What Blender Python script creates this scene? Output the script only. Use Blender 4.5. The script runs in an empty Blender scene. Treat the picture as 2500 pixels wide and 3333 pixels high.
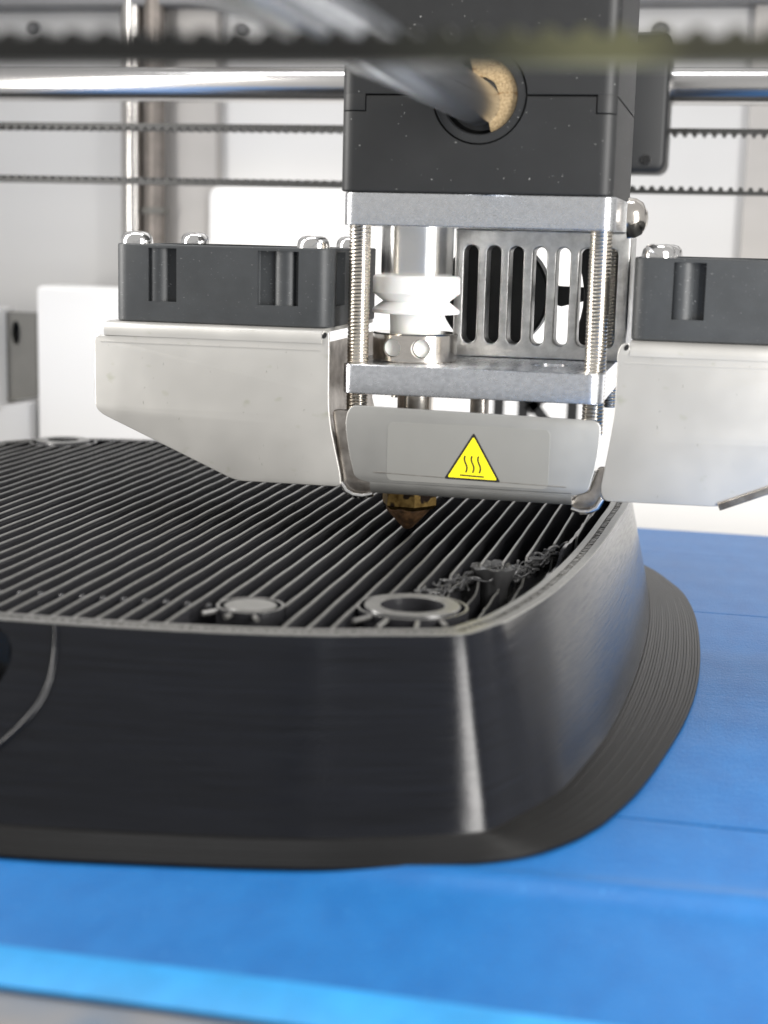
# Close-up of a desktop 3D printer at work.  1 Blender unit = 1 mm.
import bpy, bmesh, math, random
from mathutils import Vector, Matrix
random.seed(7)
S = bpy.context.scene
C = S.collection
S.unit_settings.system = 'METRIC'
S.unit_settings.scale_length = 0.001
S.unit_settings.length_unit = 'MILLIMETERS'
PI = math.pi
R = math.radians

# ------------------------------------------------------------------ camera
PSI, TH, RHO = R(12.4), R(10.1707), 0.025
fw = Vector((-math.sin(PSI)*math.cos(TH), math.cos(PSI)*math.cos(TH), -math.sin(TH)))
r0 = Vector((math.cos(PSI), math.sin(PSI), 0)); u0 = r0.cross(fw)
rt = r0*math.cos(RHO) + u0*math.sin(RHO)
up = u0*math.cos(RHO) - r0*math.sin(RHO)
cd = bpy.data.cameras.new('camera'); cam = bpy.data.objects.new('camera', cd); C.objects.link(cam)
m = Matrix((rt, up, -fw)).transposed().to_4x4(); m.translation = Vector((44.2124, -216.4295, 61.0944))
cam.matrix_world = m
cd.sensor_fit = 'VERTICAL'; cd.sensor_height = 36; cd.sensor_width = 27; cd.lens = 36*5000/3333
cd.clip_start = 5; cd.clip_end = 5000
cd.dof.use_dof = True; cd.dof.focus_distance = 229
cd.dof.aperture_fstop = cd.lens*1e-3/2.0          # a 2 mm wide aperture
cd.dof.aperture_blades = 0
S.camera = cam

# ------------------------------------------------------------------ world and lamps
w = bpy.data.worlds.new('World'); S.world = w; w.use_nodes = True
bg = w.node_tree.nodes['Background']; bg.inputs[0].default_value = (1.0, .99, .975, 1); bg.inputs[1].default_value = 0.46
def area(name, loc, aim, sx, sy, power, col):
    d = bpy.data.lights.new(name, 'AREA'); d.shape = 'RECTANGLE'; d.size = sx; d.size_y = sy; d.energy = power; d.color = col
    o = bpy.data.objects.new(name, d); C.objects.link(o); o.location = loc
    o.rotation_euler = (Vector(aim)-Vector(loc)).to_track_quat('-Z', 'Y').to_euler()
    return o
# the printer's own light strips: one up each side at the front, one across the top
area('light_strip', (-165, -45, 110), (0, 0, 60), 34, 210, 520000, (1, .97, .93))
area('light_strip', (160, -115, 75), (0, 0, 55), 70, 190, 640000, (1, .98, .95))
area('light_strip', (-30, 40, 330), (-40, 80, 20), 260, 40, 460000, (.97, .98, 1.0))
S.view_settings.view_transform = 'Standard'; S.view_settings.look = 'None'
S.view_settings.exposure = 0.2; S.view_settings.gamma = 1
S.cycles.max_bounces = 8; S.cycles.sample_clamp_indirect = 6
try: S.cycles.use_denoising = True
except Exception: pass

# ------------------------------------------------------------------ materials
def mat(name, base, rough=.5, metal=0., noise=None, bump=None, spec=None, speck=None, rvar=None, aniso=0, **kw):
    """noise=(scale xyz, amount): colour mottling; bump=[(scale xyz, strength, distance)...]; speck=(scale, threshold, colour)"""
    mt = bpy.data.materials.new(name); mt.use_nodes = True
    nt = mt.node_tree; N, L = nt.nodes, nt.links
    b = N['Principled BSDF']
    b.inputs['Base Color'].default_value = (*base, 1); b.inputs['Roughness'].default_value = rough; b.inputs['Metallic'].default_value = metal
    if spec is not None: b.inputs['Specular IOR Level'].default_value = spec
    for k, v in kw.items(): b.inputs[k.replace('_', ' ')].default_value = v
    tc = N.new('ShaderNodeTexCoord')
    if aniso:                                     # turned or layered surface: fine lines run level round the upright axis
        tg = N.new('ShaderNodeTangent'); tg.direction_type = 'RADIAL'; tg.axis = 'Z'; L.new(tg.outputs[0], b.inputs['Tangent'])
        b.inputs['Anisotropic'].default_value = aniso; b.inputs['Anisotropic Rotation'].default_value = .25
    def tex(sc, detail=3, rgh=.6):
        mp = N.new('ShaderNodeMapping'); mp.inputs['Scale'].default_value = sc; L.new(tc.outputs['Object'], mp.inputs[0])
        t = N.new('ShaderNodeTexNoise'); t.inputs['Scale'].default_value = 1; t.inputs['Detail'].default_value = detail; t.inputs['Roughness'].default_value = rgh
        L.new(mp.outputs[0], t.inputs['Vector']); return t.outputs['Fac']
    col = None
    if noise:
        f = tex(noise[0]); rp = N.new('ShaderNodeValToRGB')
        a = noise[1]; c2 = noise[2] if len(noise) > 2 else None
        rp.color_ramp.elements[0].position = .3; rp.color_ramp.elements[1].position = .7
        rp.color_ramp.elements[0].color = (*[max(0, c*(1-a)) for c in base], 1)
        rp.color_ramp.elements[1].color = (*(c2 or [min(1, c*(1+a)) for c in base]), 1)
        L.new(f, rp.inputs[0]); col = rp.outputs[0]
    for sp in (speck if isinstance(speck, list) else [speck] if speck else []):
        f = tex(sp[0], 2, .5); rp = N.new('ShaderNodeMapRange'); rp.inputs[1].default_value = sp[1]; rp.inputs[2].default_value = sp[1]+(sp[3] if len(sp) > 3 else .03)
        L.new(f, rp.inputs[0]); mx = N.new('ShaderNodeMix'); mx.data_type = 'RGBA'
        L.new(rp.outputs[0], mx.inputs[0])
        if col: L.new(col, mx.inputs[6])
        else: mx.inputs[6].default_value = (*base, 1)
        mx.inputs[7].default_value = (*sp[2], 1); col = mx.outputs[2]
    if col: L.new(col, b.inputs['Base Color'])
    if rvar:
        f = tex(rvar[0]); rp = N.new('ShaderNodeMapRange'); rp.inputs[3].default_value = max(0.02, rough-rvar[1]); rp.inputs[4].default_value = min(1, rough+rvar[1])
        rp.inputs[1].default_value = .3; rp.inputs[2].default_value = .7
        L.new(f, rp.inputs[0]); L.new(rp.outputs[0], b.inputs['Roughness'])
    prev = None
    for sc, st, ds in (bump or []):
        f = tex(sc, 2); bp = N.new('ShaderNodeBump'); bp.inputs['Strength'].default_value = st; bp.inputs['Distance'].default_value = ds
        L.new(f, bp.inputs['Height'])
        if prev: L.new(prev, bp.inputs['Normal'])
        prev = bp.outputs[0]
    if prev: L.new(prev, b.inputs['Normal'])
    return mt
M = {}
M['housing'] = mat('black_housing_plastic', (.0165, .017, .0175), .5, spec=.42, bump=[((9, 9, 9), .25, .05)], noise=((.15, .15, .15), .12),
                   speck=[((2.1, 2.1, 2.1), .735, (.26, .26, .25)), ((.5, .5, 3.5), .77, (.12, .12, .12))])
M['fan'] = mat('dark_fan_plastic', (.036, .039, .0415), .5, bump=[((5, 5, 9), .35, .06)], noise=((.2, .2, .2), .15),
               speck=[((2.2, 2.2, 6), .70, (.2, .2, .2)), ((1.2, 1.2, 7), .72, (.17, .175, .18))])
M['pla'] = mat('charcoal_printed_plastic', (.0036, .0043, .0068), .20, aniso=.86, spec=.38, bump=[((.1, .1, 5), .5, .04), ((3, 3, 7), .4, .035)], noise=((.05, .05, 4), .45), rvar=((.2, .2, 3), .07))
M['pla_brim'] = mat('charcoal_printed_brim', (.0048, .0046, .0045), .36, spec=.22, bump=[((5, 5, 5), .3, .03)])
M['pla_top_lit'] = mat('charcoal_plastic_lit_top', (.120, .118, .112), .30, bump=[((2, 2, 2), .4, .06)], noise=((1.2, 1.2, 1.2), .22))  # same plastic; lit look of the upper faces put in as paler colour
M['pla_rib'] = mat('charcoal_printed_rib', (.027, .027, .030), .24, bump=[((.35, .04, 6), .7, .06)], noise=((.3, .05, 6), .3))
M['pla_torn'] = mat('torn_plastic', (.045, .045, .046), .3, bump=[((2, 2, 5), .4, .06)])
M['alu'] = mat('machined_aluminium', (.84, .85, .87), .30, 1., aniso=.8, bump=[((.6, 30, 10), .12, .012), ((14, 14, 14), .08, .01)], noise=((1.2, 1.2, 1.2), .08), rvar=((2.5, 2.5, 5), .1))
M['alu_mottled'] = mat('milled_aluminium', (.81, .83, .87), .30, 1., aniso=.7, bump=[((2.2, 2.2, 2.2), .12, .03), ((9, 9, 9), .08, .012)], noise=((1.4, 1.4, 2.0), .12), rvar=((1.5, 1.5, 2), .08))
M['cast'] = mat('cast_aluminium', (.62, .62, .61), .40, 1., bump=[((7, 7, 7), .35, .05)], noise=((.6, .6, .6), .18), rvar=((.7, .7, .7), .12))
M['steel'] = mat('turned_steel', (.84, .83, .81), .26, 1., aniso=.93, bump=[((.4, .4, 14), .4, .03)])
M['thread'] = mat('nickel_plated_thread', (.74, .68, .59), .24, 1., noise=((2, 2, 2), .1))
M['nickel'] = mat('nickel_plated_steel', (.70, .66, .61), .17, 1., noise=((.5, .5, .5), .06))
M['dome'] = mat('polished_screw_steel', (.80, .79, .78), .12, 1., bump=[((5, 5, 5), .1, .03)])
M['sheet'] = mat('brushed_stainless_sheet', (.60, .588, .56), .42, .68, bump=[((.5, 8, 8), .10, .02)], noise=((.06, .06, .06), .035),
                 speck=[((.35, .35, .5), .66, (.50, .50, .43), .15), ((1.6, 1.6, .7), .73, (.40, .395, .36), .06)], rvar=((.12, .12, .12), .05))
M['sheet_edge'] = mat('heat_tinted_steel', (.42, .37, .32), .28, 1., noise=((.35, .35, .35), .45, (.62, .58, .54)), bump=[((2, 2, 2), .2, .05)])
M['ptfe'] = mat('white_ptfe', (.88, .88, .86), .38, Subsurface_Weight=.15, Subsurface_Scale=1.0)
M['brass'] = mat('sooty_brass', (.30, .18, .06), .34, 1., noise=((.55, .55, .55), .6, (.50, .34, .12)), speck=((.45, .45, .45), .50, (.035, .025, .02), .08), bump=[((2, 2, 2), .3, .06)])
M['soot'] = mat('burnt_residue', (.028, .017, .011), .42, noise=((.9, .9, .9), .6, (.11, .06, .028)), bump=[((1.4, 1.4, 1.4), .7, .25)])
M['guard'] = mat('dull_stainless_guard', (.49, .488, .47), .40, .85, bump=[((.5, 8, 8), .08, .02)], noise=((.1, .1, .1), .05), rvar=((.12, .12, .12), .05))
M['label'] = mat('clear_label_film', (.53, .527, .50), .38, .84, noise=((.1, .1, .1), .03), bump=[((.8, .8, .8), .08, .03)])
M['yellow'] = mat('warning_yellow_print', (.93, .80, .012), .45)
M['ink'] = mat('black_print', (.012, .012, .012), .5)
M['felt'] = mat('tan_felt', (.33, .23, .115), .9, noise=((3.5, 3.5, 3.5), .3, (.46, .34, .19)), speck=((.45, .8, 1.3), .62, (.20, .11, .04), .05), bump=[((4, 4, 4), .8, .2)])
M['void'] = mat('dark_bushing', (.012, .012, .012), .35)
M['chrome'] = mat('polished_steel_rod', (.62, .61, .60), .2, 1.)
M['shaft'] = mat('worn_steel_shaft', (.62, .65, .70), .22, 1., noise=((.3, .1, .3), .1))
M['greyrod'] = mat('dull_steel_upright', (.60, .58, .56), .24, 1.)
M['brownrod'] = mat('greased_leadscrew', (.22, .195, .175), .4, .5, noise=((.3, .3, .3), .2))
M['belt'] = mat('black_rubber_belt', (.022, .022, .02), .42, bump=[((2, 2, 2), .2, .05)])
M['belt_sheen'] = mat('rubber_belt_painted_sheen', (.020, .020, .018), .36)  # the olive ramp below paints a highlight onto part of the belt
nt = M['belt_sheen'].node_tree; tc_ = nt.nodes.new('ShaderNodeTexCoord'); sx_ = nt.nodes.new('ShaderNodeSeparateXYZ'); rp_ = nt.nodes.new('ShaderNodeValToRGB')
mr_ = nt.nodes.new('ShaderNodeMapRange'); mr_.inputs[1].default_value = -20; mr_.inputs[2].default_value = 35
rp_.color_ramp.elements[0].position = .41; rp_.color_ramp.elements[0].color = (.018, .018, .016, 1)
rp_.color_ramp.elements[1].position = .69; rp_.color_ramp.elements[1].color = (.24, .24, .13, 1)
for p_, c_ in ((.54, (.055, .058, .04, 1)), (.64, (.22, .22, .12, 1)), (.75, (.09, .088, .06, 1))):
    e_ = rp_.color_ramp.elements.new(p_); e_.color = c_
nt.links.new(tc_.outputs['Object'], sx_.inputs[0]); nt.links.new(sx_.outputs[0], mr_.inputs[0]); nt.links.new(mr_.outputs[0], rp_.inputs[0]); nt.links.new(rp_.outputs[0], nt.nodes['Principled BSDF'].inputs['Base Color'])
M['blackmat'] = mat('matt_black_plastic', (.016, .017, .018), .45)
M['tape'] = mat('blue_masking_tape', (.0035, .114, .355), .40, noise=((.25, .12, .25), .06, (.006, .13, .38)), bump=[((3.6, 1.8, 3.6), .75, .12), ((.35, .9, .35), .2, .2)],
                speck=((1.6, .9, 1.6), .66, (.03, .19, .46), .12), spec=.5)
M['tape_highlight'] = mat('tape_painted_highlight', (.028, .27, .60), .40, noise=((.2, .1, .2), .14), bump=[((3.6, 1.8, 3.6), .6, .1)])  # bright highlight on the tape's front edge, painted as paler blue
M['glass'] = mat('bed_glass', (.11, .17, .25), .14, noise=((.05, .05, .05), .15, (.25, .22, .19)))
M['wall'] = mat('pale_grey_panel', (.60, .595, .59), .45, noise=((.01, .01, .015), .05))
M['white'] = mat('glossy_white_panel', (.90, .89, .875), .25)
M['column'] = mat('warm_grey_channel', (.44, .42, .40), .45, noise=((.02, .02, .05), .08))
M['recess'] = mat('dim_grey_bracket', (.15, .145, .13), .55, noise=((.1, .1, .1), .12))
M['beam'] = mat('dark_grey_beam', (.17, .17, .175), .5, noise=((.02, .05, .05), .12))

# ------------------------------------------------------------------ builders
def empty(name, loc, label=None, cat=None, group=None):
    o = bpy.data.objects.new(name, None); o.empty_display_size = 2; C.objects.link(o); o.location = loc
    tag(o, label, cat, group); return o
def tag(o, label=None, cat=None, group=None, kind=None):
    for k, v in (('label', label), ('category', cat), ('group', group), ('kind', kind)):
        if v: o[k] = v
    return o
def wloc(o):
    v = Vector((0, 0, 0))
    while o: v += o.location; o = o.parent
    return v
def link(name, me, material, parent=None, base=False, smooth=None):
    """vertices come in place coordinates; the object's origin goes to its middle (or to the middle of its base)"""
    vs = [v.co for v in me.vertices]
    lo = Vector([min(v[i] for v in vs) for i in range(3)]); hi = Vector([max(v[i] for v in vs) for i in range(3)])
    org = (lo+hi)/2
    if base: org.z = lo.z
    me.transform(Matrix.Translation(-org)); me.name = name
    idx = [p.material_index for p in me.polygons] if isinstance(material, list) else None
    me.materials.clear()
    for q in (material if isinstance(material, list) else [material]): me.materials.append(q)
    if idx: me.polygons.foreach_set('material_index', idx)
    else: me.polygons.foreach_set('material_index', [0]*len(me.polygons))
    o = bpy.data.objects.new(name, me); C.objects.link(o)
    o.location = org - (wloc(parent) if parent else Vector((0, 0, 0)))
    if parent: o.parent = parent
    if smooth is not None: shade(me, smooth)
    return o
def shade(me, ang=35):
    me.polygons.foreach_set('use_smooth', [True]*len(me.polygons))
    bm = bmesh.new(); bm.from_mesh(me)
    for e in bm.edges:
        if len(e.link_faces) == 2 and e.calc_face_angle(0) > R(ang): e.smooth = False
    bm.to_mesh(me); bm.free()
def flatten(ob):
    dg = bpy.context.evaluated_depsgraph_get(); dg.update()
    return bpy.data.meshes.new_from_object(ob.evaluated_get(dg))
AX = {'XY': Matrix(((1, 0, 0, 0), (0, 1, 0, 0), (0, 0, 1, 0), (0, 0, 0, 1))),      # w = Z
      'XZ': Matrix(((1, 0, 0, 0), (0, 0, -1, 0), (0, 1, 0, 0), (0, 0, 0, 1))),     # w = -Y (towards camera)
      'YZ': Matrix(((0, 0, 1, 0), (1, 0, 0, 0), (0, 1, 0, 0), (0, 0, 0, 1)))}      # w = X
def slab(outlines, w0, w1, plane='XY', bevel=0., res=2):
    """closed 2D outlines (first solid, others holes) pulled from w0 to w1 across the plane, edges rounded"""
    cu = bpy.data.curves.new('t', 'CURVE'); cu.dimensions = '2D'; cu.fill_mode = 'BOTH'
    for n_, ol in enumerate(outlines):
        ar = sum(a[0]*b[1]-b[0]*a[1] for a, b in zip(ol, ol[1:]+ol[:1]))
        if (ar > 0) != (n_ == 0): ol = ol[::-1]
        sp = cu.splines.new('POLY'); sp.points.add(len(ol)-1)
        for p, q in zip(sp.points, ol): p.co = (q[0], q[1], 0, 1)
        sp.use_cyclic_u = True
    h = abs(w1-w0)/2
    cu.extrude = max(h-bevel, 1e-4); cu.bevel_depth = bevel; cu.bevel_resolution = res; cu.offset = -bevel
    ob = bpy.data.objects.new('t', cu); C.objects.link(ob)
    me = flatten(ob); bpy.data.objects.remove(ob); bpy.data.curves.remove(cu)
    bm = bmesh.new(); bm.from_mesh(me)
    bmesh.ops.remove_doubles(bm, verts=bm.verts, dist=1e-4)
    bmesh.ops.translate(bm, verts=bm.verts, vec=(0, 0, (w0+w1)/2))
    bm.transform(AX[plane]); bmesh.ops.recalc_face_normals(bm, faces=bm.faces); bm.to_mesh(me); bm.free()
    return me
def slabY(outlines, y0, y1, bevel=0., res=2): return slab(outlines, -y1, -y0, 'XZ', bevel, res)
def rrect(x0, y0, x1, y1, r=0., n=5):
    if r <= 0: return [(x0, y0), (x1, y0), (x1, y1), (x0, y1)]
    out = []
    for cx, cy, a in ((x1-r, y0+r, -90), (x1-r, y1-r, 0), (x0+r, y1-r, 90), (x0+r, y0+r, 180)):
        for i in range(n+1):
            t = R(a+90*i/n); out.append((cx+r*math.cos(t), cy+r*math.sin(t)))
    return out
def rpoly(pts, r, n=4):
    """polygon with rounded corners; r one radius or a list"""
    out = []; k = len(pts)
    for i in range(k):
        p0, p, p1 = Vector(pts[i-1]), Vector(pts[i]), Vector(pts[(i+1) % k])
        rr = r[i] if isinstance(r, (list, tuple)) else r
        a, b = (p0-p), (p1-p); rr = min(rr, a.length*.45, b.length*.45)
        A, B = p+a.normalized()*rr, p+b.normalized()*rr
        for j in range(n+1):
            t = j/n; q = A*(1-t)**2+p*2*t*(1-t)+B*t*t; out.append((q.x, q.y))
    return out
def circ(cx, cy, r, n=32): return [(cx+r*math.cos(2*PI*i/n), cy+r*math.sin(2*PI*i/n)) for i in range(n)]
def lathe(prof, c=(0, 0), n=40, axis='Z', off=0.):
    """profile [(r, h)] turned about the axis through c; closed when it starts and ends at r=0"""
    bm = bmesh.new(); rings = []
    for r, h in prof:
        if r < 1e-5: rings.append([bm.verts.new((0, 0, h))])
        else: rings.append([bm.verts.new((r*math.cos(2*PI*i/n+off), r*math.sin(2*PI*i/n+off), h)) for i in range(n)])
    for a, b in zip(rings, rings[1:]):
        for i in range(n):
            j = (i+1) % n
            if len(a) == 1 and len(b) == 1: continue
            if len(a) == 1: bm.faces.new((a[0], b[i], b[j]))
            elif len(b) == 1: bm.faces.new((a[i], a[j], b[0]))
            else: bm.faces.new((a[i], a[j], b[j], b[i]))
    if axis == 'Z': T = Matrix.Translation((c[0], c[1], 0))
    elif axis == 'Y': T = Matrix.Translation((c[0], 0, c[1])) @ Matrix.Rotation(-PI/2, 4, 'X')    # h runs along +Y
    else: T = Matrix.Translation((0, c[0], c[1])) @ Matrix.Rotation(PI/2, 4, 'Y')                   # h runs along +X
    bm.transform(T); bmesh.ops.recalc_face_normals(bm, faces=bm.faces)
    me = bpy.data.meshes.new('t'); bm.to_mesh(me); bm.free(); return me
def join(*mes):
    bm = bmesh.new()
    for q in mes: bm.from_mesh(q)
    me = bpy.data.meshes.new('t'); bm.to_mesh(me); bm.free(); return me
def box(x0, y0, z0, x1, y1, z1):
    bm = bmesh.new(); bmesh.ops.create_cube(bm, size=1)
    for v in bm.verts: v.co = Vector((x0+(v.co.x+.5)*(x1-x0), y0+(v.co.y+.5)*(y1-y0), z0+(v.co.z+.5)*(z1-z0)))
    me = bpy.data.meshes.new('t'); bm.to_mesh(me); bm.free(); return me
def cut(me, *cutters):
    o = bpy.data.objects.new('t', me); C.objects.link(o); tmp = []
    for c in cutters:
        k = bpy.data.objects.new('t', c); C.objects.link(k); tmp.append(k)
        md = o.modifiers.new('b', 'BOOLEAN'); md.object = k; md.operation = 'DIFFERENCE'; md.solver = 'EXACT'
    out = flatten(o)
    for k in tmp+[o]: bpy.data.objects.remove(k)
    return out
def tube(pts, r, n=8, rfun=None):
    bm = bmesh.new(); rings = []
    for i, p in enumerate(pts):
        p = Vector(p); d = (Vector(pts[min(i+1, len(pts)-1)])-Vector(pts[max(i-1, 0)])).normalized()
        a = d.cross(Vector((0, 0, 1)));
        if a.length < 1e-3: a = Vector((1, 0, 0))
        a.normalize(); b = d.cross(a); rr = rfun(i) if rfun else r
        rings.append([bm.verts.new(p+rr*(a*math.cos(2*PI*k/n)+b*math.sin(2*PI*k/n))) for k in range(n)])
    for A, B in zip(rings, rings[1:]):
        for k in range(n): bm.faces.new((A[k], A[(k+1) % n], B[(k+1) % n], B[k]))
    bm.faces.new(rings[0]); bm.faces.new(rings[-1][::-1])
    bmesh.ops.recalc_face_normals(bm, faces=bm.faces)
    me = bpy.data.meshes.new('t'); bm.to_mesh(me); bm.free(); return me
def thread(cx, cy, r, z0, z1, pitch=.5, amp=.17, n=28, per=6):
    steps = int((z1-z0)/pitch*per); bm = bmesh.new(); rings = []
    for s in range(steps+1):
        z = z0+(z1-z0)*s/steps; ring = []
        for i in range(n):
            ph = (z/pitch-i/n) % 1; t = abs(ph-.5)*2
            ring.append(bm.verts.new((cx+(r-amp*(1-t)**.8)*math.cos(2*PI*i/n), cy+(r-amp*(1-t)**.8)*math.sin(2*PI*i/n), z)))
        rings.append(ring)
    for A, B in zip(rings, rings[1:]):
        for i in range(n): bm.faces.new((A[i], A[(i+1) % n], B[(i+1) % n], B[i]))
    bm.faces.new(rings[0][::-1]); bm.faces.new(rings[-1])
    me = bpy.data.meshes.new('t'); bm.to_mesh(me); bm.free(); return me
def sweep(profile, x0, x1, thick, n=1):
    """open (y,z) profile given thickness and pulled along X"""
    L = []; Q = [Vector(p) for p in profile]
    for i, p in enumerate(Q):
        d = (Q[min(i+1, len(Q)-1)]-Q[max(i-1, 0)]).normalized(); L.append(p+Vector((-d.y, d.x))*thick)
    ol = [tuple(p) for p in Q]+[tuple(p) for p in L[::-1]]
    return slab([ol], x0, x1, 'YZ', 0)
def copy(o, parent, loc):
    c = o.copy(); C.objects.link(c); c.parent = parent; c.location = loc; return c

# ================================================================== SETTING: the printer's back
def setting(name, me, mt):
    o = link(name, me, mt, base=True); o['kind'] = 'structure'; return o
bw = setting('back_wall', box(-330, 178, -60, 330, 186, 330), M['wall'])
for x, z in ((-141.3, 113.1), (-83.1, 112.5), (23.5, 112.1)):
    link('wall_screw', lathe([(0, 176.2), (1.2, 176.4), (1.8, 177.2), (1.9, 178)], (x, z), 20, 'Y'), M['beam'], bw, smooth=40)
setting('printer_floor', box(-330, -190, -64, 330, 178, -60), M['wall'])

# pale cover across the bottom of the back, with black lettering
cover = link('rear_cover', slabY([rrect(-128.6, -40, 150, 46.6, 1.5)], 150, 164, .8), M['white'], base=True, smooth=30)
tag(cover, 'long white cover across the bottom of the printer behind the print', 'cover')
def stroke(x0, z0, x1, z1, wd=2.5):
    d = Vector((x1-x0, z1-z0)).normalized(); n = Vector((-d.y, d.x))*wd/2
    return slabY([[(x0-n.x, z0-n.y), (x0+n.x, z0+n.y), (x1+n.x, z1+n.y), (x1-n.x, z1-n.y)]], 149.9, 150.05)
for sts in ([(-30.5, 26.5, -25.3, 15.5)], [(-8.7, 15.5, -8.7, 26.5)], [(-2.8, 15.5, -2.8, 28.5), (-1.7, 24.0, 5.0, 15.5, 2.5), (-1.7, 20.6, 3.0, 25.5)], [(9.0, 15.5, 9.0, 26.5)]):
    link('letter', join(*[stroke(*q) for q in sts]), M['ink'], cover)
pan = link('access_cover', slabY([rpoly([(-89.3, 40), (12, 40), (12, 72.8), (-89.3, 72.8)], [.5, .5, 3, 3])], 170, 178, .6), M['white'], base=True, smooth=30)
tag(pan, 'glossy white panel with rounded corner on the back wall behind the black housing', 'panel')
col = link('channel_column', slabY([rrect(-102, -60, -88.4, 330, .6)], 173, 178, .5), M['column'], base=True, smooth=30)
tag(col, 'warm grey upright channel on the back wall beside the polished rod', 'column')
col = link('channel_column', slabY([rrect(45.8, -60, 74, 330, .6)], 173, 178, .5), M['column'], base=True, smooth=30)
tag(col, 'warm grey upright channel on the back wall at the right edge', 'column')
rod = link('vertical_rod', lathe([(0, -60), (3.05, -60), (3.05, 330), (0, 330)], (-109.8, 169), 40), M['greyrod'], base=True, smooth=40)
tag(rod, 'polished upright steel rod at the back left with a bright stripe', 'rod')
ls = empty('lead_screw', (-103.3, 168, -60), 'dull brown upright screw just right of the polished upright rod', 'lead screw')
link('screw_shaft', lathe([(0, -60), (2.7, -60), (2.7, 330), (0, 330)], (-103.3, 168), 24), M['brownrod'], ls, smooth=40)
link('collar', lathe([(2.6, 65.3), (3.4, 65.5), (3.4, 66.9), (2.6, 67.1)], (-103.3, 168), 24), M['recess'], ls, smooth=40)
# grey bracket with an oval hole at far left, standing on a white base
bk = empty('motor_bracket', (-140, 150, -60), 'dim grey bracket with oval hole at the left edge beside the white cover', 'bracket')
link('side_plate', slabY([[(-137.5, 16.4), (-129.2, 18), (-129.2, 39.6), (-137.5, 39.6)], [(-134.9+1.35*math.cos(t*PI/12), 34.2+3.2*math.sin(t*PI/12)) for t in range(24)]], 151, 153), M['recess'], bk)
link('hole_backing', box(-137, 154, 30, -132, 155, 39), M['ink'], bk)
link('upright', box(-170, 146, 15, -137.5, 156, 40.5), M['white'], bk)
link('foot', slabY([rpoly([(-170, -60), (-129.4, -60), (-129.4, 17.2), (-137.5, 15.7), (-170, 15.7)], .8)], 147, 158, .5), M['wall'], bk, smooth=30)
bm_ = link('top_beam', slabY([rrect(-330, 117.2, 330, 150, 1.2)], 166, 178, .8), M['beam'], base=True, smooth=30)
tag(bm_, 'dark grey beam along the top of the back wall', 'beam')

# rear cross rod, its belt and the block riding on it
rr = link('cross_rod', lathe([(0, -200), (3.9, -200), (3.9, 150), (0, 150)], (118, 93.3), 48, 'X'), M['chrome'], smooth=40)
tag(rr, 'thick polished steel rod running left to right behind the print head', 'rod')
def belt_run(x0, x1, y0, y1, z, up_, pitch=2., th=.75, tooth=.75):
    bm = bmesh.new(); s = 1 if up_ else -1; pts = [(x0, z)]
    k = int((x1-x0)/pitch)
    for i in range(k):
        a = x0+i*pitch
        for dx, h in ((.25, 0), (.55, 1), (1.15, 1), (1.45, 0)): pts.append((a+dx, z+s*(th+tooth*h)))
    pts.append((x1, z+s*th)); pts.append((x1, z)); pts[0:1] = [(x0, z), (x0, z+s*th)]
    A = [bm.verts.new((p[0], y0, p[1])) for p in pts]; B = [bm.verts.new((p[0], y1, p[1])) for p in pts]
    for i in range(len(pts)):
        j = (i+1) % len(pts); bm.faces.new((A[i], A[j], B[j], B[i]))
    bm.faces.new(A); bm.faces.new(B[::-1]); bmesh.ops.recalc_face_normals(bm, faces=bm.faces)
    me = bpy.data.meshes.new('t'); bm.to_mesh(me); bm.free(); return me
rb = empty('toothed_belt', (-40, 115, 71), 'thin toothed belt loop stretched behind the print head under the cross rod', 'belt')
link('upper_run', belt_run(-200, 150, 112, 118, 84.35, False), M['belt'], rb)
link('lower_run', belt_run(-200, 150, 112, 118, 71.2, True), M['belt'], rb)
sl = empty('sliding_block', (24, 112, 75), 'black rounded plastic block riding on the rear cross rod', 'slider')
link('block_body', slabY([rrect(14, 75.2, 29.6, 102.6, 2.2)], 106.5, 124, 1.0), M['blackmat'], sl, smooth=35)
link('clamp_screw', lathe([(0, 105.6), (1.0, 105.6), (1.1, 106.6)], (25.8, 77.6), 16, 'Y'), M['dome'], sl, smooth=35)

# ------------------------------------------------------------------ front belt, very close to the lens
fb = link('toothed_belt', belt_run(-70, 110, -127.2, -124.8, 70.95, True, 2.05, 1.45, .45), M['belt_sheen'])
tag(fb, 'blurred black toothed belt crossing the foreground close to the lens', 'belt')

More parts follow.
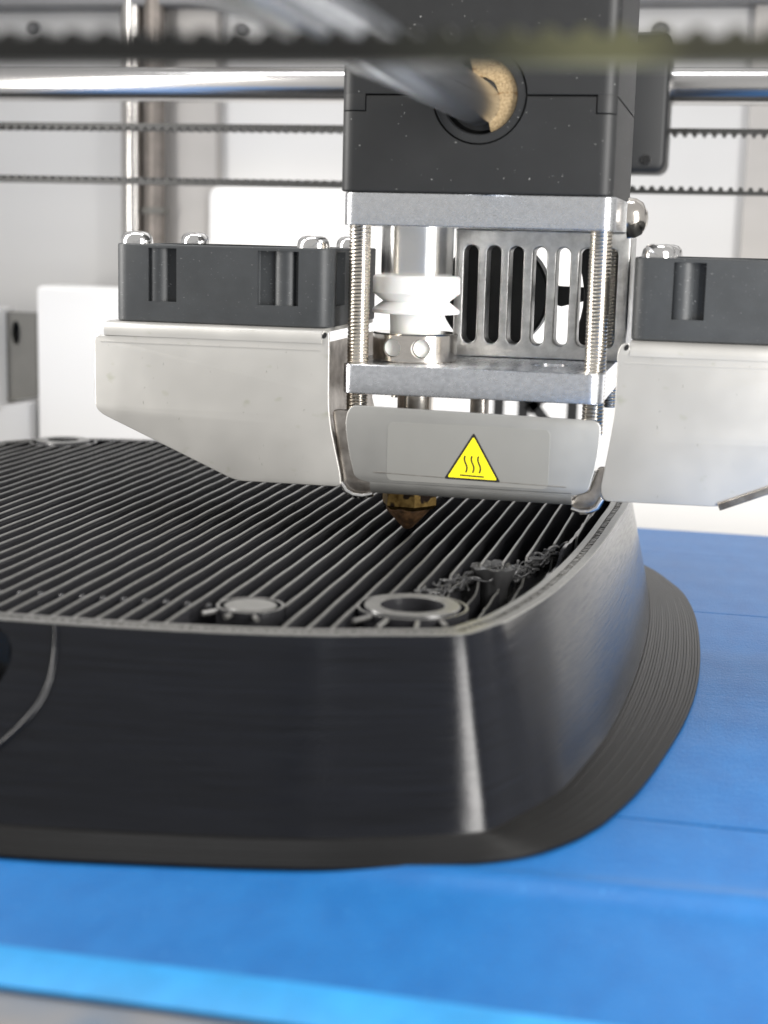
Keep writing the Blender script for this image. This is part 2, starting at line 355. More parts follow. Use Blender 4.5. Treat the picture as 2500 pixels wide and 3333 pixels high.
# ================================================================== BED
bed = link('glass_plate', slab([rrect(-160, -116, 110, 117, 2)], -4.2, -.45, 'XY', .3), M['glass'], base=True, smooth=30)
tag(bed, 'glass build plate lying under the blue tape', 'build plate')
hb = link('heated_bed', slab([rrect(-165, -120, 115, 120, 2)], -9, -4.3, 'XY', .3), M['alu'], base=True, smooth=30)
tag(hb, 'flat metal bed under the glass build plate', 'bed')
def tape(y0, y1, label, ridge=None, zoff=0., mt='tape'):
    bm = bmesh.new(); xs = [-155+4*i for i in range(66)]; ny = int((y1-y0)/.8); g = []
    rnd = random.Random(int(y0*7))
    ph = [rnd.uniform(0, 6) for _ in range(6)]
    for j in range(ny+1):
        y = y0+(y1-y0)*j/ny; row = []
        for x in xs:
            z = zoff+.05+.025*math.sin(x*.06+ph[0])*math.sin(y*.25+ph[1])+.02*math.sin(x*.021+y*.5+ph[2])
            e0 = min(y-y0, y1-y)
            if e0 < .6: z -= .03*(1-e0/.6)
            if ridge:
                for (yc, wd, h, fx) in ridge: z += h*fx(x)*math.exp(-((y-yc-.04*x)/wd)**2)
            if y0 < -105: z += .35*math.cos((y+105.6)/3.2*1.3)
            row.append(bm.verts.new((x+.0, y+.12*math.sin(x*.11+ph[3])*(1 if j in (0, ny) else 0), z)))
        g.append(row)
    for e in (0, -1):                                # the cut edge has a thickness
        row = [bm.verts.new((v.co.x, v.co.y, v.co.z-.4)) for v in g[e]]
        if e == 0: g.insert(0, row)
        else: g.append(row)
    for a, b in zip(g, g[1:]):
        for i in range(len(xs)-1): bm.faces.new((a[i], a[i+1], b[i+1], b[i]))
    me = bpy.data.meshes.new('t'); bm.to_mesh(me); bm.free()
    o = link('tape_strip', me, M[mt], base=True, smooth=60)
    tag(o, label, 'tape', 'strips of blue tape on the build plate'); return o
sig = lambda x: 1/(1+math.exp(-x))
tape(-109.0, -102.4, 'painted highlight, a narrow paler strip, along the tape edge nearest the camera', None, .02, 'tape_highlight')  # separate strip added to carry the painted highlight
tape(-102.3, -56.9, 'wide blue tape strip in front of the black print beside the narrow painted highlight', [(-78.3, 2.2, .9, lambda x: sig((x-16)/5))])
tape(-56.6, -7.42, 'blue tape strip beside the front right corner of the print behind the front strip')
tape(-7.4, 41.58, 'blue tape strip right of the middle of the black print')
tape(41.6, 90.58, 'blue tape strip beside the back right corner of the black print')
tape(90.6, 116.4, 'narrow last blue tape strip along the far edge of the bed')

# ================================================================== THE PRINTED PART
def catmull(P, per=8):
    out = []; k = len(P)
    for i in range(k):
        a, b, c, d = (Vector(P[(i+j-1) % k]) for j in range(4))
        for s in range(per):
            t = s/per; out.append(.5*((2*b)+(c-a)*t+(2*a-5*b+4*c-d)*t*t+(3*b-a-3*c+d)*t**3))
    return out
def closed(half):
    """right half given from the front middle round to the back middle; mirrored about x = -35"""
    mir = [(-70-x, y) for x, y in half[1:-1]][::-1]
    return catmull([tuple(p) for p in half]+mir)
TOP = closed([(-35, -66.6), (-20, -66.0), (-7, -64.6), (3, -62.6), (9, -60.6), (14.2, -58.9), (17.2, -57.7), (18.7, -56.6), (19.6, -55.1), (20.6, -52.8), (22.4, -48.3), (25.3, -35), (27.4, -18), (28.7, 0), (29.5, 19), (30, 36), (28.6, 55), (24, 67), (14, 74.5), (-5, 78.5), (-35, 80)])
BOT = closed([(-35, -80.6), (-20, -79.6), (-6, -77.6), (6, -75.2), (12.5, -72.9), (18.6, -70.6), (21.8, -69.0), (23.3, -67.8), (24.3, -66.2), (25.5, -63.6), (27.7, -58.5), (30, -51), (33, -31), (34.6, -5), (34.9, 20), (34, 42), (31.8, 61), (26, 75), (14, 83), (-5, 87), (-35, 88)])
FLG = closed([(-35, -86.3), (-20, -85.3), (-7, -83.2), (7, -80.4), (15, -77.9), (21, -75.4), (26, -72.4), (29, -69.7), (31.3, -66.6), (33, -63.6), (35.2, -58), (38.4, -45), (42, -20), (43.2, 3), (42.4, 29), (40.3, 48), (37, 61), (30, 77), (16, 88), (-5, 93), (-35, 94)])
NS = len(TOP)
def inset(P, d):
    out = []
    for i in range(len(P)):
        t = (P[(i+1) % len(P)]-P[i-1]).normalized(); out.append(P[i]+Vector((-t.y, t.x))*d)
    return out
def ringz(bm, P, z): return [bm.verts.new((p.x, p.y, z)) for p in P]
def bridge(bm, A, B, mi=0):
    for i in range(len(A)):
        j = (i+1) % len(A); f = bm.faces.new((A[i], A[j], B[j], B[i])); f.material_index = mi
ZT = 19.0
def wall_at(u):                                    # the outer wall, u = 0 at the rim, 1 at the crease
    return [t.lerp(b, u) for t, b in zip(TOP, BOT)]
bm = bmesh.new()
bot = ringz(bm, FLG, .12)
f1 = ringz(bm, FLG, .5)
seq = [bot, f1]
for k in range(20):                                 # the brim's separate lines of plastic, a narrow groove between each two
    for q_, dz in ((.03, 0), (.84, 0), (.93, -.05)):
        t = (k+q_)/20; jz = (k*37 % 7-3)*.006
        seq.append(ringz(bm, [b.lerp(f, 1-t) for b, f in zip(BOT, FLG)], .5+.65*t+jz+dz))
seq.append(ringz(bm, wall_at(.985), 1.3)); nbrim = len(seq)-1
for k in range(1, 9): seq.append(ringz(bm, wall_at(.985*(1-k/8)), 1.5+(ZT-.12-1.5)*k/8))
for k, (a, b) in enumerate(zip(seq, seq[1:])): bridge(bm, a, b, 2 if k < nbrim else 0)
rim = [(0.1, ZT), (1.1, ZT), (1.15, ZT-.9), (2.0, ZT-.9), (2.05, ZT-.02), (2.95, ZT-.02)]
prev = seq[-1]
for d, z in rim:
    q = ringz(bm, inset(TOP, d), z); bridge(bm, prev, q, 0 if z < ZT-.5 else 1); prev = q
q = ringz(bm, inset(TOP, 3.0), 8.); bridge(bm, prev, q, 0)
bm.faces.new(q).material_index = 0; bm.faces.new(bot[::-1])
bmesh.ops.recalc_face_normals(bm, faces=bm.faces)
shell = bpy.data.meshes.new('t'); bm.to_mesh(shell); bm.free()
shell.materials.append(M['pla']); shell.materials.append(M['pla_top_lit']); shell.materials.append(M['pla_brim'])
def front_y(x, z):
    u = max(0, min(1, (ZT-z)/(ZT-1.5)))*.985
    P = wall_at(u); best = min((p for p in P if p.y < 0), key=lambda p: abs(p.x-x)); return best.y
hole = lathe([(0, -90), (3.1, -90), (3.1, -62.5), (0, -62.5)], (-31.9, 15.1), 40, 'Y')
hole.materials.append(M['pla'])
shell = cut(shell, hole)
part = empty('printed_part', (-35, 0, 0), 'half-finished charcoal plastic print with open ribbed top on the blue tape', '3D print')
sh = link('outer_shell', shell, [M['pla'], M['pla_top_lit'], M['pla_brim']], part, smooth=28)
link('hole_plug', slabY([[(-36, 12.4), (-29.9, 12.4), (-29.9, 17.9), (-36, 17.9)]], -67, -64.5, .2), M['pla'], part)
link('panel_edge', tube([(x, front_y(x, z)-.02, z) for x, z in ((-24.7, 18.7), (-24.3, 17.5), (-24.0, 16.3), (-23.8, 15.0), (-23.75, 13.8), (-23.95, 12.6), (-24.3, 11.6), (-24.85, 10.6), (-25.5, 9.7), (-26.3, 8.8), (-27.2, 7.95), (-28.2, 7.15), (-29.3, 6.4), (-30.6, 5.7), (-33, 4.7), (-38, 3.4))], .3, 8), M['pla'], part, smooth=60)
# zigzag of plastic filling the slot in the rim
bm = bmesh.new()
A, B = inset(TOP, 1.15), inset(TOP, 1.98)
def along(P, s):
    i = int(s) % NS; return P[i].lerp(P[(i+1) % NS], s-int(s))
L = sum((A[(i+1) % NS]-A[i]).length for i in range(NS)); s = 0.; k = 0; pa = None
while s < NS:
    p = along(A if k % 2 else B, s)
    if pa is not None:
        d = (p-pa).normalized(); n = Vector((-d.y, d.x))*.11
        z1 = ZT-.10+random.uniform(-.08, .1)
        v = [bm.verts.new((q.x, q.y, z)) for z in (ZT-.91, z1) for q in (pa-n, p-n, p+n, pa+n)]
        for f in ((4, 5, 6, 7), (0, 1, 5, 4), (2, 3, 7, 6)): bm.faces.new([v[i] for i in f])
    pa = p; k += 1
    i = int(s) % NS; seg = (A[(i+1) % NS]-A[i]).length; s += .48/max(seg, .01)
bmesh.ops.recalc_face_normals(bm, faces=bm.faces)
zz = bpy.data.meshes.new('t'); bm.to_mesh(zz); bm.free()
o = link('gap_infill', zz, M['pla_top_lit'], part); o['kind'] = 'stuff'
# ribs of open infill, one by one
INN = inset(TOP, 3.0)
def span(x, P=INN):
    ys = []
    for a, b in zip(P, P[1:]+P[:1]):
        if (a.x-x)*(b.x-x) <= 0 and a.x != b.x: ys.append(a.y+(b.y-a.y)*(x-a.x)/(b.x-a.x))
    return (min(ys), max(ys)) if len(ys) > 1 else None
MESS = [(4.5, -44), (7.6, -40.3), (9.8, -36), (11.5, -30), (12.9, -21.5), (18.5, -18.2), (20.5, -10), (22.9, -1), (25.5, 4)]
def mess_y(x):
    for (a, b), (c, d) in zip(MESS, MESS[1:]):
        if a <= x <= c: return b+(d-b)*(x-a)/(c-a)
    return None
xs = [-11.4+2.575*k for k in range(-33, 15)]
spans = {}
for x in xs:
    sp = span(x)
    if not sp: continue
    y0, y1 = sp[0]+.15, sp[1]-.1
    for cx, cy, cr in ((10.4, -46, 6.3), (-7.5, -51.5, 4.0)):                 # ribs stop at the round bosses
        if abs(x-cx) < cr and y0 < cy: y0 = cy+math.sqrt(cr*cr-(x-cx)**2)-.2
    cx, cy, cr = -85., 69., 6.9
    if abs(x-cx) < cr: y1 = cy-math.sqrt(cr*cr-(x-cx)**2)+.2
    spans[x] = (y0, y1)
    my = mess_y(x); bm = bmesh.new(); t = .175
    zt = ZT-.06+random.uniform(-.05, .05)
    prof = []
    n = max(6, int((y1-y0)/1.3))
    for i in range(n+1):
        y = y0+(y1-y0)*i/n; z = zt+.03*math.sin(y*.4+x)
        if my is not None and y < my: z = max(15.9, zt-.9-(my-y)*.8)+random.uniform(-.12, .12)
        prof.append((y, z))
    wig = [.03*math.sin(p[0]*.13+x*1.7)+.0*x for p in prof]
    tl = [bm.verts.new((x-t*.75+w_, y, z)) for (y, z), w_ in zip(prof, wig)]; tr = [bm.verts.new((x+t*.75+w_, y, z)) for (y, z), w_ in zip(prof, wig)]
    ml = [bm.verts.new((x-t+w_, y, z-.16)) for (y, z), w_ in zip(prof, wig)]; mr = [bm.verts.new((x+t+w_, y, z-.16)) for (y, z), w_ in zip(prof, wig)]
    bl = [bm.verts.new((x-t, y, 7.9)) for y, z in prof]; br = [bm.verts.new((x+t, y, 7.9)) for y, z in prof]
    for i in range(n):
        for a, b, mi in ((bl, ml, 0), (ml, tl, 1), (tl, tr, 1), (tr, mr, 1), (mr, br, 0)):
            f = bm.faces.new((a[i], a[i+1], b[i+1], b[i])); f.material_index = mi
    bm.faces.new((bl[0], ml[0], tl[0], tr[0], mr[0], br[0])); bm.faces.new((bl[n], ml[n], tl[n], tr[n], mr[n], br[n]))
    bmesh.ops.recalc_face_normals(bm, faces=bm.faces)
    me = bpy.data.meshes.new('t'); bm.to_mesh(me); bm.free()
    link('infill_rib', me, [M['pla_rib'], M['pla_top_lit']], part, smooth=35)
# short links joining pairs of ribs along the front
kx = [x for x in xs if x in spans and -70 < x < 6]
for a, b in list(zip(kx, kx[1:]))[1::2]:
    if min(abs(a+7.5), abs(b+7.5)) < 4: continue
    ya, yb = spans[a][0]+.15, spans[b][0]+.15
    link('rib_link', tube([(a, ya, 18.25), ((a+b)/2, (ya+yb)/2-.1, 18.2), (b, yb, 18.25)], .28, 6), M['pla_rib'], part, smooth=60)
nub = None
for i in range(14):
    x = -11.4+2.575*(-1-i)+1.28; y = -51.0-.12*i
    if nub is None:
        me = lathe([(0, 17.2), (.42, 17.3), (.5, 18.1), (.3, 18.55), (0, 18.6)], (x, y), 10); nub = link('nub', me, M['pla_rib'], part, smooth=60); n0 = nub.location.copy(); x0, y0n = x, y
    else: copy(nub, part, n0+Vector((x-x0, y-y0n, random.uniform(-.1, .1))))
# round bosses
def topped(name, me):
    o = link(name, me, [M['pla_rib'], M['pla_top_lit']], part, smooth=40)
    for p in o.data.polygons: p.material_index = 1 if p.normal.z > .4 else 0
    return o
def boss(cx, cy, ro, ri, zt, zb, name, label=None):
    b = topped(name, lathe([(ri, zb), (ri, zt-.1), (ri+.1, zt), (ro-.1, zt), (ro, zt-.12), (ro, zb)], (cx, cy), 48))
    return b
boss(10.4, -46, 5.6, 3.75, ZT+.12, 8, 'ring_boss')
topped('boss_skin', lathe([(6.2, 8), (6.2, ZT-.1), (6.5, ZT-.1), (6.5, 8)], (10.4, -46), 48))
topped('solid_boss', lathe([(0, ZT), (2.9, ZT), (3.05, ZT-.15), (3.05, 8)], (-7.5, -51.5), 36))
topped('boss_skin', lathe([(3.6, 8), (3.6, ZT-.05), (3.95, ZT-.05), (3.95, 8)], (-7.5, -51.5), 36))
boss(-85, 69, 5.3, 3.1, ZT+.3, 8, 'ring_boss')
topped('boss_skin', lathe([(6.3, 8), (6.3, ZT-.1), (6.8, ZT-.1), (6.8, 8)], (-85, 69), 48))
for a, b in (((-12.0, -55.3), (-10.6, -53.9)), ((-5.2, -56.3), (-6.1, -54.8)), ((-9, -56.3), (-8.6, -55.0)), ((5.2, -53.6), (6.8, -51)), ((8.4, -55.6), (8.8, -51.8)), ((12.6, -55.0), (12.2, -51.6)), ((15.6, -52.4), (14.4, -50.4))):
    link('boss_strut', tube([(a[0], a[1], ZT-.5), (b[0], b[1], ZT-.4)], .3, 6), M['pla_top_lit'], part, smooth=60)
# torn boss and stringy plastic where the print has come loose
bm = bmesh.new(); n = 30
prof = [(1.6, 15.5), (1.9, ZT-.5), (2.5, ZT-.1), (2.95, ZT-.4), (2.6, 17.6), (2.0, 16.2), (1.7, 14), (1.6, 8)]
rings = []
for j, (r_, z) in enumerate(prof):
    rings.append([bm.verts.new((16.0+(r_+random.uniform(-.22, .22))*math.cos(2*PI*i/n), -20+(r_+random.uniform(-.22, .22))*math.sin(2*PI*i/n), z+random.uniform(-.25, .25)*(1 if j > 0 else 0))) for i in range(n)])
for a, b in zip(rings, rings[1:]):
    for i in range(n): bm.faces.new((a[i], a[(i+1) % n], b[(i+1) % n], b[i]))
bmesh.ops.recalc_face_normals(bm, faces=bm.faces); me = bpy.data.meshes.new('t'); bm.to_mesh(me); bm.free()
link('torn_boss', me, M['pla_torn'], part, smooth=50)
strands = []
def on_mess(t):
    t = max(0, min(.999, t))*(len(MESS)-1); i = int(t); return Vector(MESS[i]).lerp(Vector(MESS[i+1]), t-i)
for k in range(95):                                  # dragged, curled threads of plastic
    t0 = random.uniform(.05, .8); ln = random.uniform(.05, .16); n_ = 14
    off = Vector((random.gauss(0, .35), random.gauss(0, .7))); ph = [random.uniform(0, 6.3) for _ in range(3)]; cu = random.uniform(.15, .55); fr_ = random.uniform(6, 14)
    zb = random.uniform(16.9, 18.5)-(0.5 if k % 3 == 0 else 0); pts = []
    for j in range(n_+1):
        u = j/n_; p = on_mess(t0+ln*u)+off
        pts.append(Vector((p.x+cu*math.sin(fr_*u+ph[0]), p.y+cu*1.3*math.cos(fr_*u+ph[1]), min(19.2, zb+.35*math.sin(fr_*.8*u+ph[2])))))
    strands.append(tube(pts, random.choice((.09, .12, .16, .2)), 6))
for k in range(26):                                  # melted lumps
    p = on_mess(random.uniform(.08, .9))+Vector((random.gauss(0, .4), random.gauss(0, .8))); z = random.uniform(16.6, 18.2)
    d = Vector((random.gauss(0, .3), random.gauss(0, .5), random.gauss(0, .15)))
    q = Vector((p.x, p.y, z)); r_ = random.uniform(.25, .5)
    strands.append(tube([q-d*1.2, q-d*.5, q, q+d*.6, q+d*1.2], r_, 7, lambda j, r_=r_: r_*(.25, .8, 1, .75, .2)[j]))
o = link('torn_strands', join(*strands), M['pla_torn'], part, smooth=60); o['kind'] = 'stuff'
# leaning wall fragment that follows the right-hand curve inside the rim
bm = bmesh.new(); fr = [p for p in inset(TOP, 5.0) if p.x > 18 and -34 < p.y < 30]
prevp = None
tops = []
for i, p in enumerate(fr):
    zt = ZT-.2-(1.6 if p.y < -8 else .0)-(1.0 if p.y < -20 else 0)+random.uniform(-.3, .1)
    tops.append((p, zt))
A = [bm.verts.new((p.x, p.y, z)) for p, z in tops]; B = [bm.verts.new((p.x+.45, p.y, z)) for p, z in tops]
A2 = [bm.verts.new((p.x+.3, p.y, 8)) for p, z in tops]; B2 = [bm.verts.new((p.x+.75, p.y, 8)) for p, z in tops]
for i in range(len(tops)-1):
    for a, b in ((A2, A), (A, B), (B, B2)): bm.faces.new((a[i], a[i+1], b[i+1], b[i]))
bm.faces.new((A2[0], A[0], B[0], B2[0])); bm.faces.new((A2[-1], A[-1], B[-1], B2[-1]))
bmesh.ops.recalc_face_normals(bm, faces=bm.faces); me = bpy.data.meshes.new('t'); bm.to_mesh(me); bm.free()
link('loose_wall', me, M['pla_rib'], part, smooth=35)

# ================================================================== THE PRINT HEAD
head = empty('print_head', (10.3, 7, 19.2), 'print head with black housing, bright metal plates and two side fans above the print', 'print head')
HX, HZ = 10.43, 79.6
bore = lambda: lathe([(0, -14), (6.35, -14), (6.35, 30), (0, 30)], (HX, HZ), 48, 'Y')
HO = rrect(-8.3, -11, 28.45, 24.5, 1.9)
lower = slab([HO], 66.95, 79.58, 'XY', .3)
lower = cut(lower, bore(), box(-9, -12, 77.45, -4.75, -9.6, 80), box(25.75, -12, 77.3, 29, -9.6, 80))
link('lower_housing', lower, M['housing'], head, smooth=30)
upper = slab([HO], 79.72, 125, 'XY', .12)
upper = cut(upper, bore(), box(0, -12, 96.2, 4.5, -10.2, 110))
tabl = cut(slab([HO], 77.6, 79.8, 'XY', .06), box(-4.92, -20, 70, 40, 40, 90), box(-20, -9.75, 70, 40, 40, 90))
tabr = cut(slab([HO], 77.45, 79.8, 'XY', .06), box(-20, -20, 70, 25.92, 40, 90), box(-20, -9.75, 70, 40, 40, 90))
link('upper_housing', join(upper, tabl, tabr), M['housing'], head, smooth=30)
link('bearing_rim', lathe([(4.9, -10.2), (5.1, -10.75), (6.1, -10.75), (6.3, -10.3)], (HX, HZ), 56, 'Y'), M['housing'], head, smooth=50)
link('bushing', lathe([(3.05, 10), (3.05, -9.0), (4.4, -9.2), (5.0, -8.6), (6.34, -8.4)], (HX, HZ), 48, 'Y'), M['void'], head, smooth=40)
sect = [(HX+5.9*math.cos(R(a)), HZ+5.9*math.sin(R(a))) for a in range(-72, 112, 4)]+[(HX+2.4*math.cos(R(a)), HZ+2.4*math.sin(R(a))) for a in range(110, -74, -6)]
sect = [(x+random.uniform(-.07, .07), z+random.uniform(-.07, .07)) for x, z in sect]
link('felt_pad', slabY([sect], -10.1, -8.8, .15), M['felt'], head)
pl = link('upper_plate', slab([rrect(-7.85, -11, 28.95, 24.3, 2.0, 8)], 62.5, 66.85, 'XY', .18), M['alu'], head, smooth=30)
lp = slab([rrect(-7.55, -11, 28.3, 24.3, 2.0, 8)], 39.65, 43.7, 'XY', .18)
lp = cut(lp, lathe([(0, 38), (2.6, 38), (2.6, 43.2), (3.0, 45), (0, 45)], (20.0, 1.5), 36))
link('lower_plate', lp, M['alu_mottled'], head, smooth=30)
for x, y, z0 in ((-6.15, -7, 36.2), (26.9, -7, 35.2), (-5.7, 20.5, 36.2), (26.9, 20.5, 36.2)):
    link('threaded_rod', thread(x, y, 1.55, z0, 66.9), M['thread'], head, smooth=60)
hx = .55
link('steel_coupler', lathe([(0, 62.6), (5.1, 62.6), (5.1, 56.2), (5.0, 55.7), (0, 55.7)], (hx, 0), 64), M['steel'], head, smooth=40)
link('ptfe_insulator', lathe([(0, 55.75), (5.9, 55.75), (6.2, 55.5), (6.25, 53.3), (4.7, 52.1), (6.2, 51.0), (6.25, 50.6), (6.15, 50.45), (3.7, 50.3), (3.6, 47.7), (0, 47.7)], (hx, 0), 64), M['ptfe'], head, smooth=30)
coll = lathe([(0, 43.72), (5.9, 43.72), (6.05, 43.9), (6.05, 47.5), (5.85, 47.75), (0, 47.75)], (hx, 0), 72)
coll = cut(coll, lathe([(0, -8), (1.32, -8), (1.32, -2.2), (0, -2.2)], (-1.6, 45.75), 28, 'Y'), lathe([(0, -8), (1.32, -8), (1.32, -2.2), (0, -2.2)], (2.5, 45.75), 28, 'Y'))
link('steel_collar', coll, M['nickel'], head, smooth=30)
for x in (-1.6, 2.5): link('hole_glint', lathe([(0, -4.6), (1.25, -4.6), (1.25, -4.2)], (x, 45.75), 24, 'Y'), M['ptfe'], head, smooth=40)  # white discs added for the bright reflections inside the collar holes
link('heat_break', lathe([(0, 40), (2.6, 40), (2.6, 34), (0, 34)], (hx+.3, 0), 32), M['nickel'], head, smooth=40)
link('heater_bolt', lathe([(0, 40), (1.35, 40), (1.35, 34), (0, 34)], (10.2, 0), 24), M['sheet_edge'], head, smooth=40)
link('heater_block', slab([rrect(-4.5, -5, 10, 8, .8)], 25.2, 35, 'XY', .4), M['nickel'], head, smooth=30)
link('nozzle', lathe([(0, 25.4), (4.15, 25.4), (4.15, 22.9), (3.6, 22.3), (0, 22.3)], (.35, 0), 6, off=R(-90+22)), M['brass'], head)
link('nozzle_tip', lathe([(0, 22.5), (3.25, 22.5), (3.1, 21.9), (.75, 19.35), (.4, 19.12), (0, 19.12)], (.2, 0), 40), M['soot'], head, smooth=40)
# slotted heat sink behind the hot end
zs0, zs1 = 45.8, 60.1
slots = []
for xc, dz in ((6.36, 0), (9.76, 0), (13.1, 0), (16.6, 0), (20.05, 0), (23.4, 0), (26.9, 0)):
    slots.append(rrect(xc-1.02, zs0, xc+1.02, zs1, 1.0, 6))
link('heat_sink', slabY([rrect(3.9, 43.72, 29.7, 62.48, .3)]+slots, 11.5, 15.6, .28), M['cast'], head, smooth=35)
link('heat_sink_side', slab([rrect(29.0, 15.0, 29.7, 24.3, .2)], 43.72, 66.8, 'XY', .15), M['cast'], head, smooth=35)
# small fan at the back of the heat sink
fx, fz = 7.9, 52.5
link('rear_fan_frame', slabY([rrect(fx-15, fz-15.5, fx+15, fz+14.5, 2), circ(fx, fz, 14.1, 56)], 24.6, 30, .3), M['blackmat'], head, smooth=35)
link('rear_fan_hub', lathe([(0, 24.9), (8.2, 24.9), (8.6, 25.3), (8.6, 30), (0, 30)], (fx, fz), 48, 'Y'), M['blackmat'], head, smooth=35)
for a in (2, 92, 182, 272):
    ca, sa = math.cos(R(a)), math.sin(R(a))
    link('rear_fan_strut', slabY([[(fx+r_*ca-s*h*sa, fz+r_*sa+s*h*ca) for r_, s, h in ((8.3, -1, 1.2), (10.5, -1, 1.9), (14.4, -1, 1.0), (14.4, 1, 1.0), (10.5, 1, 1.2), (8.3, 1, 1.5))]], 26, 28.5, .15), M['blackmat'], head)
# right-hand side bolt
link('side_bolt', lathe([(0, 32.4), (.9, 32.3), (2.2, 31.6), (2.75, 30.6), (2.85, 29.6), (0, 29.6)], (3.5, 64.4), 36, 'X'), M['nickel'], head, smooth=40)

# fans lying flat on the two air ducts
def fan(x0, screws):
    x1 = x0+31.6; y0, y1 = -9.6, 20.4; z0, z1 = 48.35, 59.25
    body = slab([rrect(x0, y0, x1, y1, 2.0, 6)], z0, z1, 'XY', .25)
    cutters = []; posts = []
    for a, b in ((5.2, 9.4), (21.3, 27.2)):
        cutters.append(slab([rrect(x0+a, y0-1, x0+b, y0+1.1, .1)], z0+2.9, z1-.55, 'XY', 0))
    cutters.append(slab([rrect(x1-2.2, y0+3.5, x1+1, y0+9, .1)], z0+2.9, z1-.55, 'XY', 0))
    cutters.append(lathe([(0, z1-3), (13.6, z1-3), (13.6, z1+1), (0, z1+1)], ((x0+x1)/2, (y0+y1)/2), 56))
    body = cut(body, *cutters)
    for cx, cy in ((x0+6.3, y0+1.85), (x1-6.6, y0+1.85), (x1-2.0, y0+5.0)):
        posts.append(lathe([(1.75, z0+2.8), (1.75, z1-.5)], (cx, cy), 28))
    o = link('cooling_fan', join(body, *posts), M['fan'], head, smooth=32)
    link('fan_hub', lathe([(0, z1-.5), (6.5, z1-.5), (7, z1-1), (7, z1-3.2)], ((x0+x1)/2, (y0+y1)/2), 40), M['fan'], o, smooth=40)
    dome = None
    for cx, cy in screws:
        me = lathe([(0, z1+1.72), (1.0, z1+1.7), (1.7, z1+1.5), (2.15, z1+1.0), (2.3, z1+.4), (2.3, z1-.05), (0, z1-.05)], (0, 0), 36) if dome is None else None
        if dome is None:
            dome = link('fan_screw', cut(me, lathe([(0, z1+.9), (1.05, z1+.9), (1.05, z1+3), (0, z1+3)], (0, 0), 6)), M['dome'], o, smooth=38); z_ = dome.location.z; dome.location = Vector((cx, cy, 0))+Vector((0, 0, z_))-Vector((wloc(o).x, wloc(o).y, 0))
        else: copy(dome, o, Vector((cx-wloc(o).x, cy-wloc(o).y, z_)))
    return o
fan(-41.4, ((-39.3, -6.0), (-39.0, 18.0), (-13.1, -6.0), (-13.6, 18.0)))
fan(31.55, ((34.6, -6.0), (34.6, 18.0), (60.3, -6.0), (60.3, 18.0)))
# bent sheet air ducts
def duct(pts, xa, xb, side):
    o = link('air_duct', slabY([pts], -11.0, -10.35, .12), M['sheet'], head, smooth=35)
    prof = [(-11.12, 46.35)]+[(-9.62-1.5*math.cos(R(a)), 46.8+1.5*math.sin(R(a))) for a in range(0, 91, 15)]+[(20, 48.3)]
    link('duct_top', sweep(prof, xa, xb, -.55), M['sheet'], o, smooth=40)
    return o
left_pts = rpoly([(-43.85, 46.3), (-43.75, 35.9), (-42.7, 35.0), (-22.6, 26.5), (-7.2, 26.55), (-7.35, 28.4), (-9.2, 36.2), (-9.3, 48.0), (-10.2, 48.1), (-10.4, 46.6)], [.9, 1.2, 1.2, 1.3, 1.2, 2, 3, .6, .3, .3])
dl = duct(left_pts, -42.3, -10.35, 1)
right_pts = rpoly([(31.75, 46.8), (31.6, 48.1), (30.6, 47.9), (30.1, 46.8), (30.1, 38.5), (29.6, 34.0), (28.7, 28.4), (29.2, 26.75), (44.5, 26.9), (64.4, 35.6), (64.6, 46.5)], [.3, .3, .5, .5, 3, 3, 2, 1.5, 1.3, 1.2, .9])
dr = duct(right_pts, 31.7, 63.2, -1)
# right flange of the left duct, going back beside the hot end
fl = [(-9.3, 46.6), (-9.25, 36.3), (-8.2, 32.2), (-7.4, 28.2)]
bm = bmesh.new(); A = []; B = []
for x, z in fl: A.append(bm.verts.new((x, -10.6, z))); B.append(bm.verts.new((x-.2, 17, z)))
for i in range(len(fl)-1): bm.faces.new((A[i], A[i+1], B[i+1], B[i]))
bmesh.ops.solidify(bm, geom=bm.faces[:], thickness=.5); me = bpy.data.meshes.new('t'); bm.to_mesh(me); bm.free()
link('duct_side', me, M['sheet_edge'], dl)
link('duct_lip', slabY([[(44.2, 27.35), (44.6, 26.45), (64.9, 35.0), (64.5, 35.9)]], -11.35, 4, .12), M['sheet_edge'], dr)
for o_, x0_, x1_ in ((dl, -42.9, -10.6), (dr, 31.0, 63.5)):
    link('press_line', box(x0_, -11.06, 45.35, x1_, -10.9, 45.47), M['sheet'], o_)
for o_, x_ in ((dl, -9.95), (dr, 31.25)):
    link('notch_dark', slabY([[(x_+.34*math.cos(t*PI/10)+.12*math.sin(t*PI/10), 47.45+.42*math.sin(t*PI/10)) for t in range(20)]], -11.04, -10.9), M['void'], o_)  # dark disc laid on the sheet, painting the shade in the corner notch
# guard sheet in front of the hot end
gp = rpoly([(-5.9, 38.15), (-6.55, 36), (-6.1, 32.3), (-5.0, 28.0), (-2.9, 27.55), (25.1, 27.3), (27.2, 28.0), (28.25, 32.4), (28.55, 37.65)], [1.3, 2, 2, .8, .6, .6, .8, 2, 1.4])
guard = link('guard_plate', slabY([gp], -12.0, -11.4, .1), M['guard'], head, smooth=35)
roll = [(-12.0, 27.7)]+[(-10.3-1.7*math.cos(R(a)), 27.6-1.7*math.sin(R(a))) for a in range(0, 91, 12)]+[(-4, 25.85)]
link('rolled_edge', sweep(roll, -2.85, 25.0, .5), M['guard'], guard, smooth=45)
bm = bmesh.new()
v = [bm.verts.new(p) for p in ((-2.4, -12.085, 29.0), (24.2, -12.085, 28.45), (24.2, -12.085, 28.53), (-2.4, -12.085, 29.1))]; v += [bm.verts.new((q.co.x, -11.9, q.co.z)) for q in v]
for f in ((0, 1, 2, 3), (0, 1, 5, 4), (2, 3, 7, 6)): bm.faces.new([v[i] for i in f])
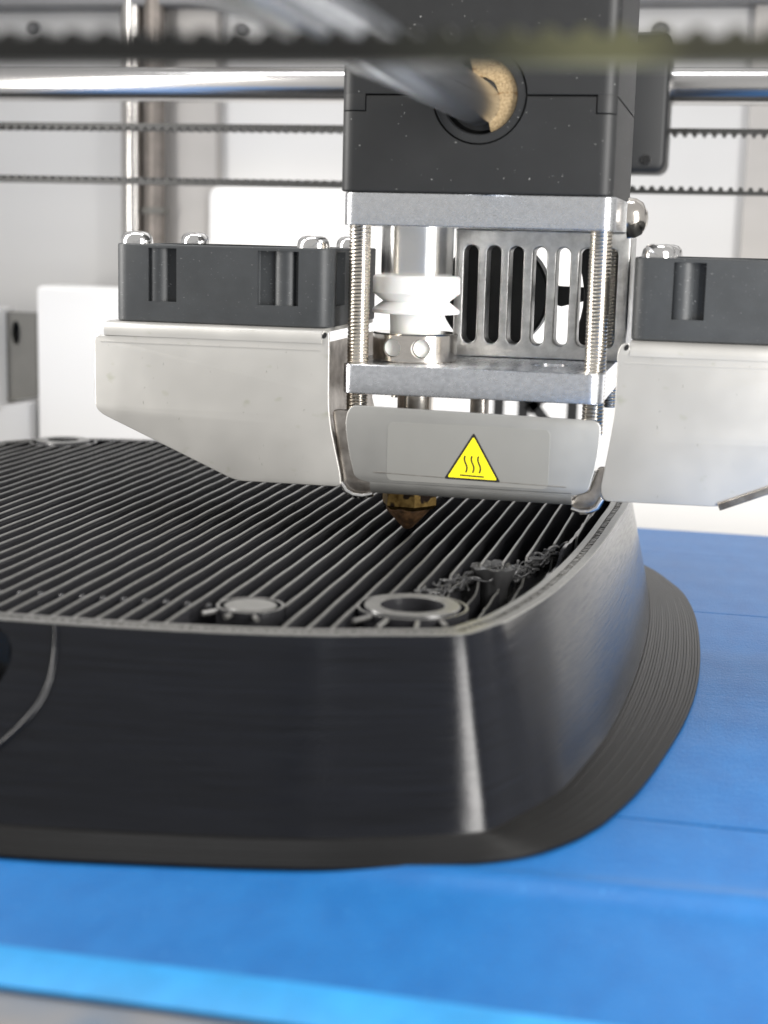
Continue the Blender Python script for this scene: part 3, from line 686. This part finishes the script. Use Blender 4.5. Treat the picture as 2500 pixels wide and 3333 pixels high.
me = bpy.data.meshes.new('t'); bm.to_mesh(me); bm.free(); link('fold_line', me, M['sheet_edge'], guard)
def foot(pts, yy, rr_):
    return slabY([rpoly(pts, rr_)], yy, yy+1.0, .3)
link('duct_foot', foot([(-9.0, 37.2), (-5.6, 37.2), (-5.3, 32.3), (-3.7, 28.0), (-2.6, 27.6), (-2.6, 25.6), (-6.2, 25.3), (-7.6, 26.9)], -9.9, .8), M['sheet_edge'], dl, smooth=40)
link('foot_lip', tube([(-7.35, -10.1, 27.0), (-6.6, -10.25, 25.9), (-5.6, -10.3, 25.4), (-4.2, -10.3, 25.3), (-2.8, -10.2, 25.7)], .42, 8), M['dome'], dl, smooth=60)
link('duct_foot', foot([(28.2, 31.2), (29.6, 31.2), (29.4, 28.0), (28.7, 26.0), (27.6, 25.2), (24.9, 25.1), (24.7, 26.5), (25.6, 27.4), (27.1, 27.8)], -9.9, .6), M['sheet_edge'], dr, smooth=40)
link('foot_lip', tube([(28.9, -10.1, 26.9), (28.3, -10.25, 25.7), (27.4, -10.3, 25.1), (26.2, -10.3, 24.95), (24.9, -10.2, 25.3)], .4, 8), M['dome'], dr, smooth=60)
# clear label with the hot-surface sign
lab = link('warning_label', slabY([rrect(-.5, 28.05, 21.8, 36.1, .8)], -12.07, -11.98), M['label'], head)
def tri(g): 
    A, B, D = Vector((11.45, 35.25)), Vector((7.55, 28.72)), Vector((15.35, 28.62)); c = (A+B+D)/3
    return rpoly([tuple(c+(p-c)*g) for p in (A, B, D)], .35*g)
link('sign_border', slabY([tri(1.0)], -12.10, -12.06), M['ink'], lab)
link('sign_field', slabY([tri(.875)], -12.13, -12.09), M['yellow'], lab)
def ribbon(pts, wd):
    P = [Vector(p) for p in pts]; Lf = []; Rg = []
    for i, p in enumerate(P):
        d = (P[min(i+1, len(P)-1)]-P[max(i-1, 0)]).normalized(); n = Vector((-d.y, d.x))*wd/2; Lf.append(tuple(p+n)); Rg.append(tuple(p-n))
    return slabY([Lf+Rg[::-1]], -12.16, -12.12)
for xc in (10.45, 11.4, 12.3):
    link('heat_wave', ribbon([(xc+.17*math.sin(1.9*PI*(.06+t/14))*-1+.1*(t/14), 32.05-2.3*t/14) for t in range(15)], .2), M['ink'], lab)
link('sign_bar', ribbon([(9.75, 29.36), (13.05, 29.26)], .19), M['ink'], lab)

# shaft through the housing, running out towards the lens
sf = link('steel_shaft', lathe([(0, -140), (2.95, -140), (2.95, 105), (0, 105)], (HX-.3, HZ-.9), 40, 'Y'), M['shaft'], smooth=40)
tag(sf, 'blurred steel shaft coming out of the round hole in the black housing', 'rod')
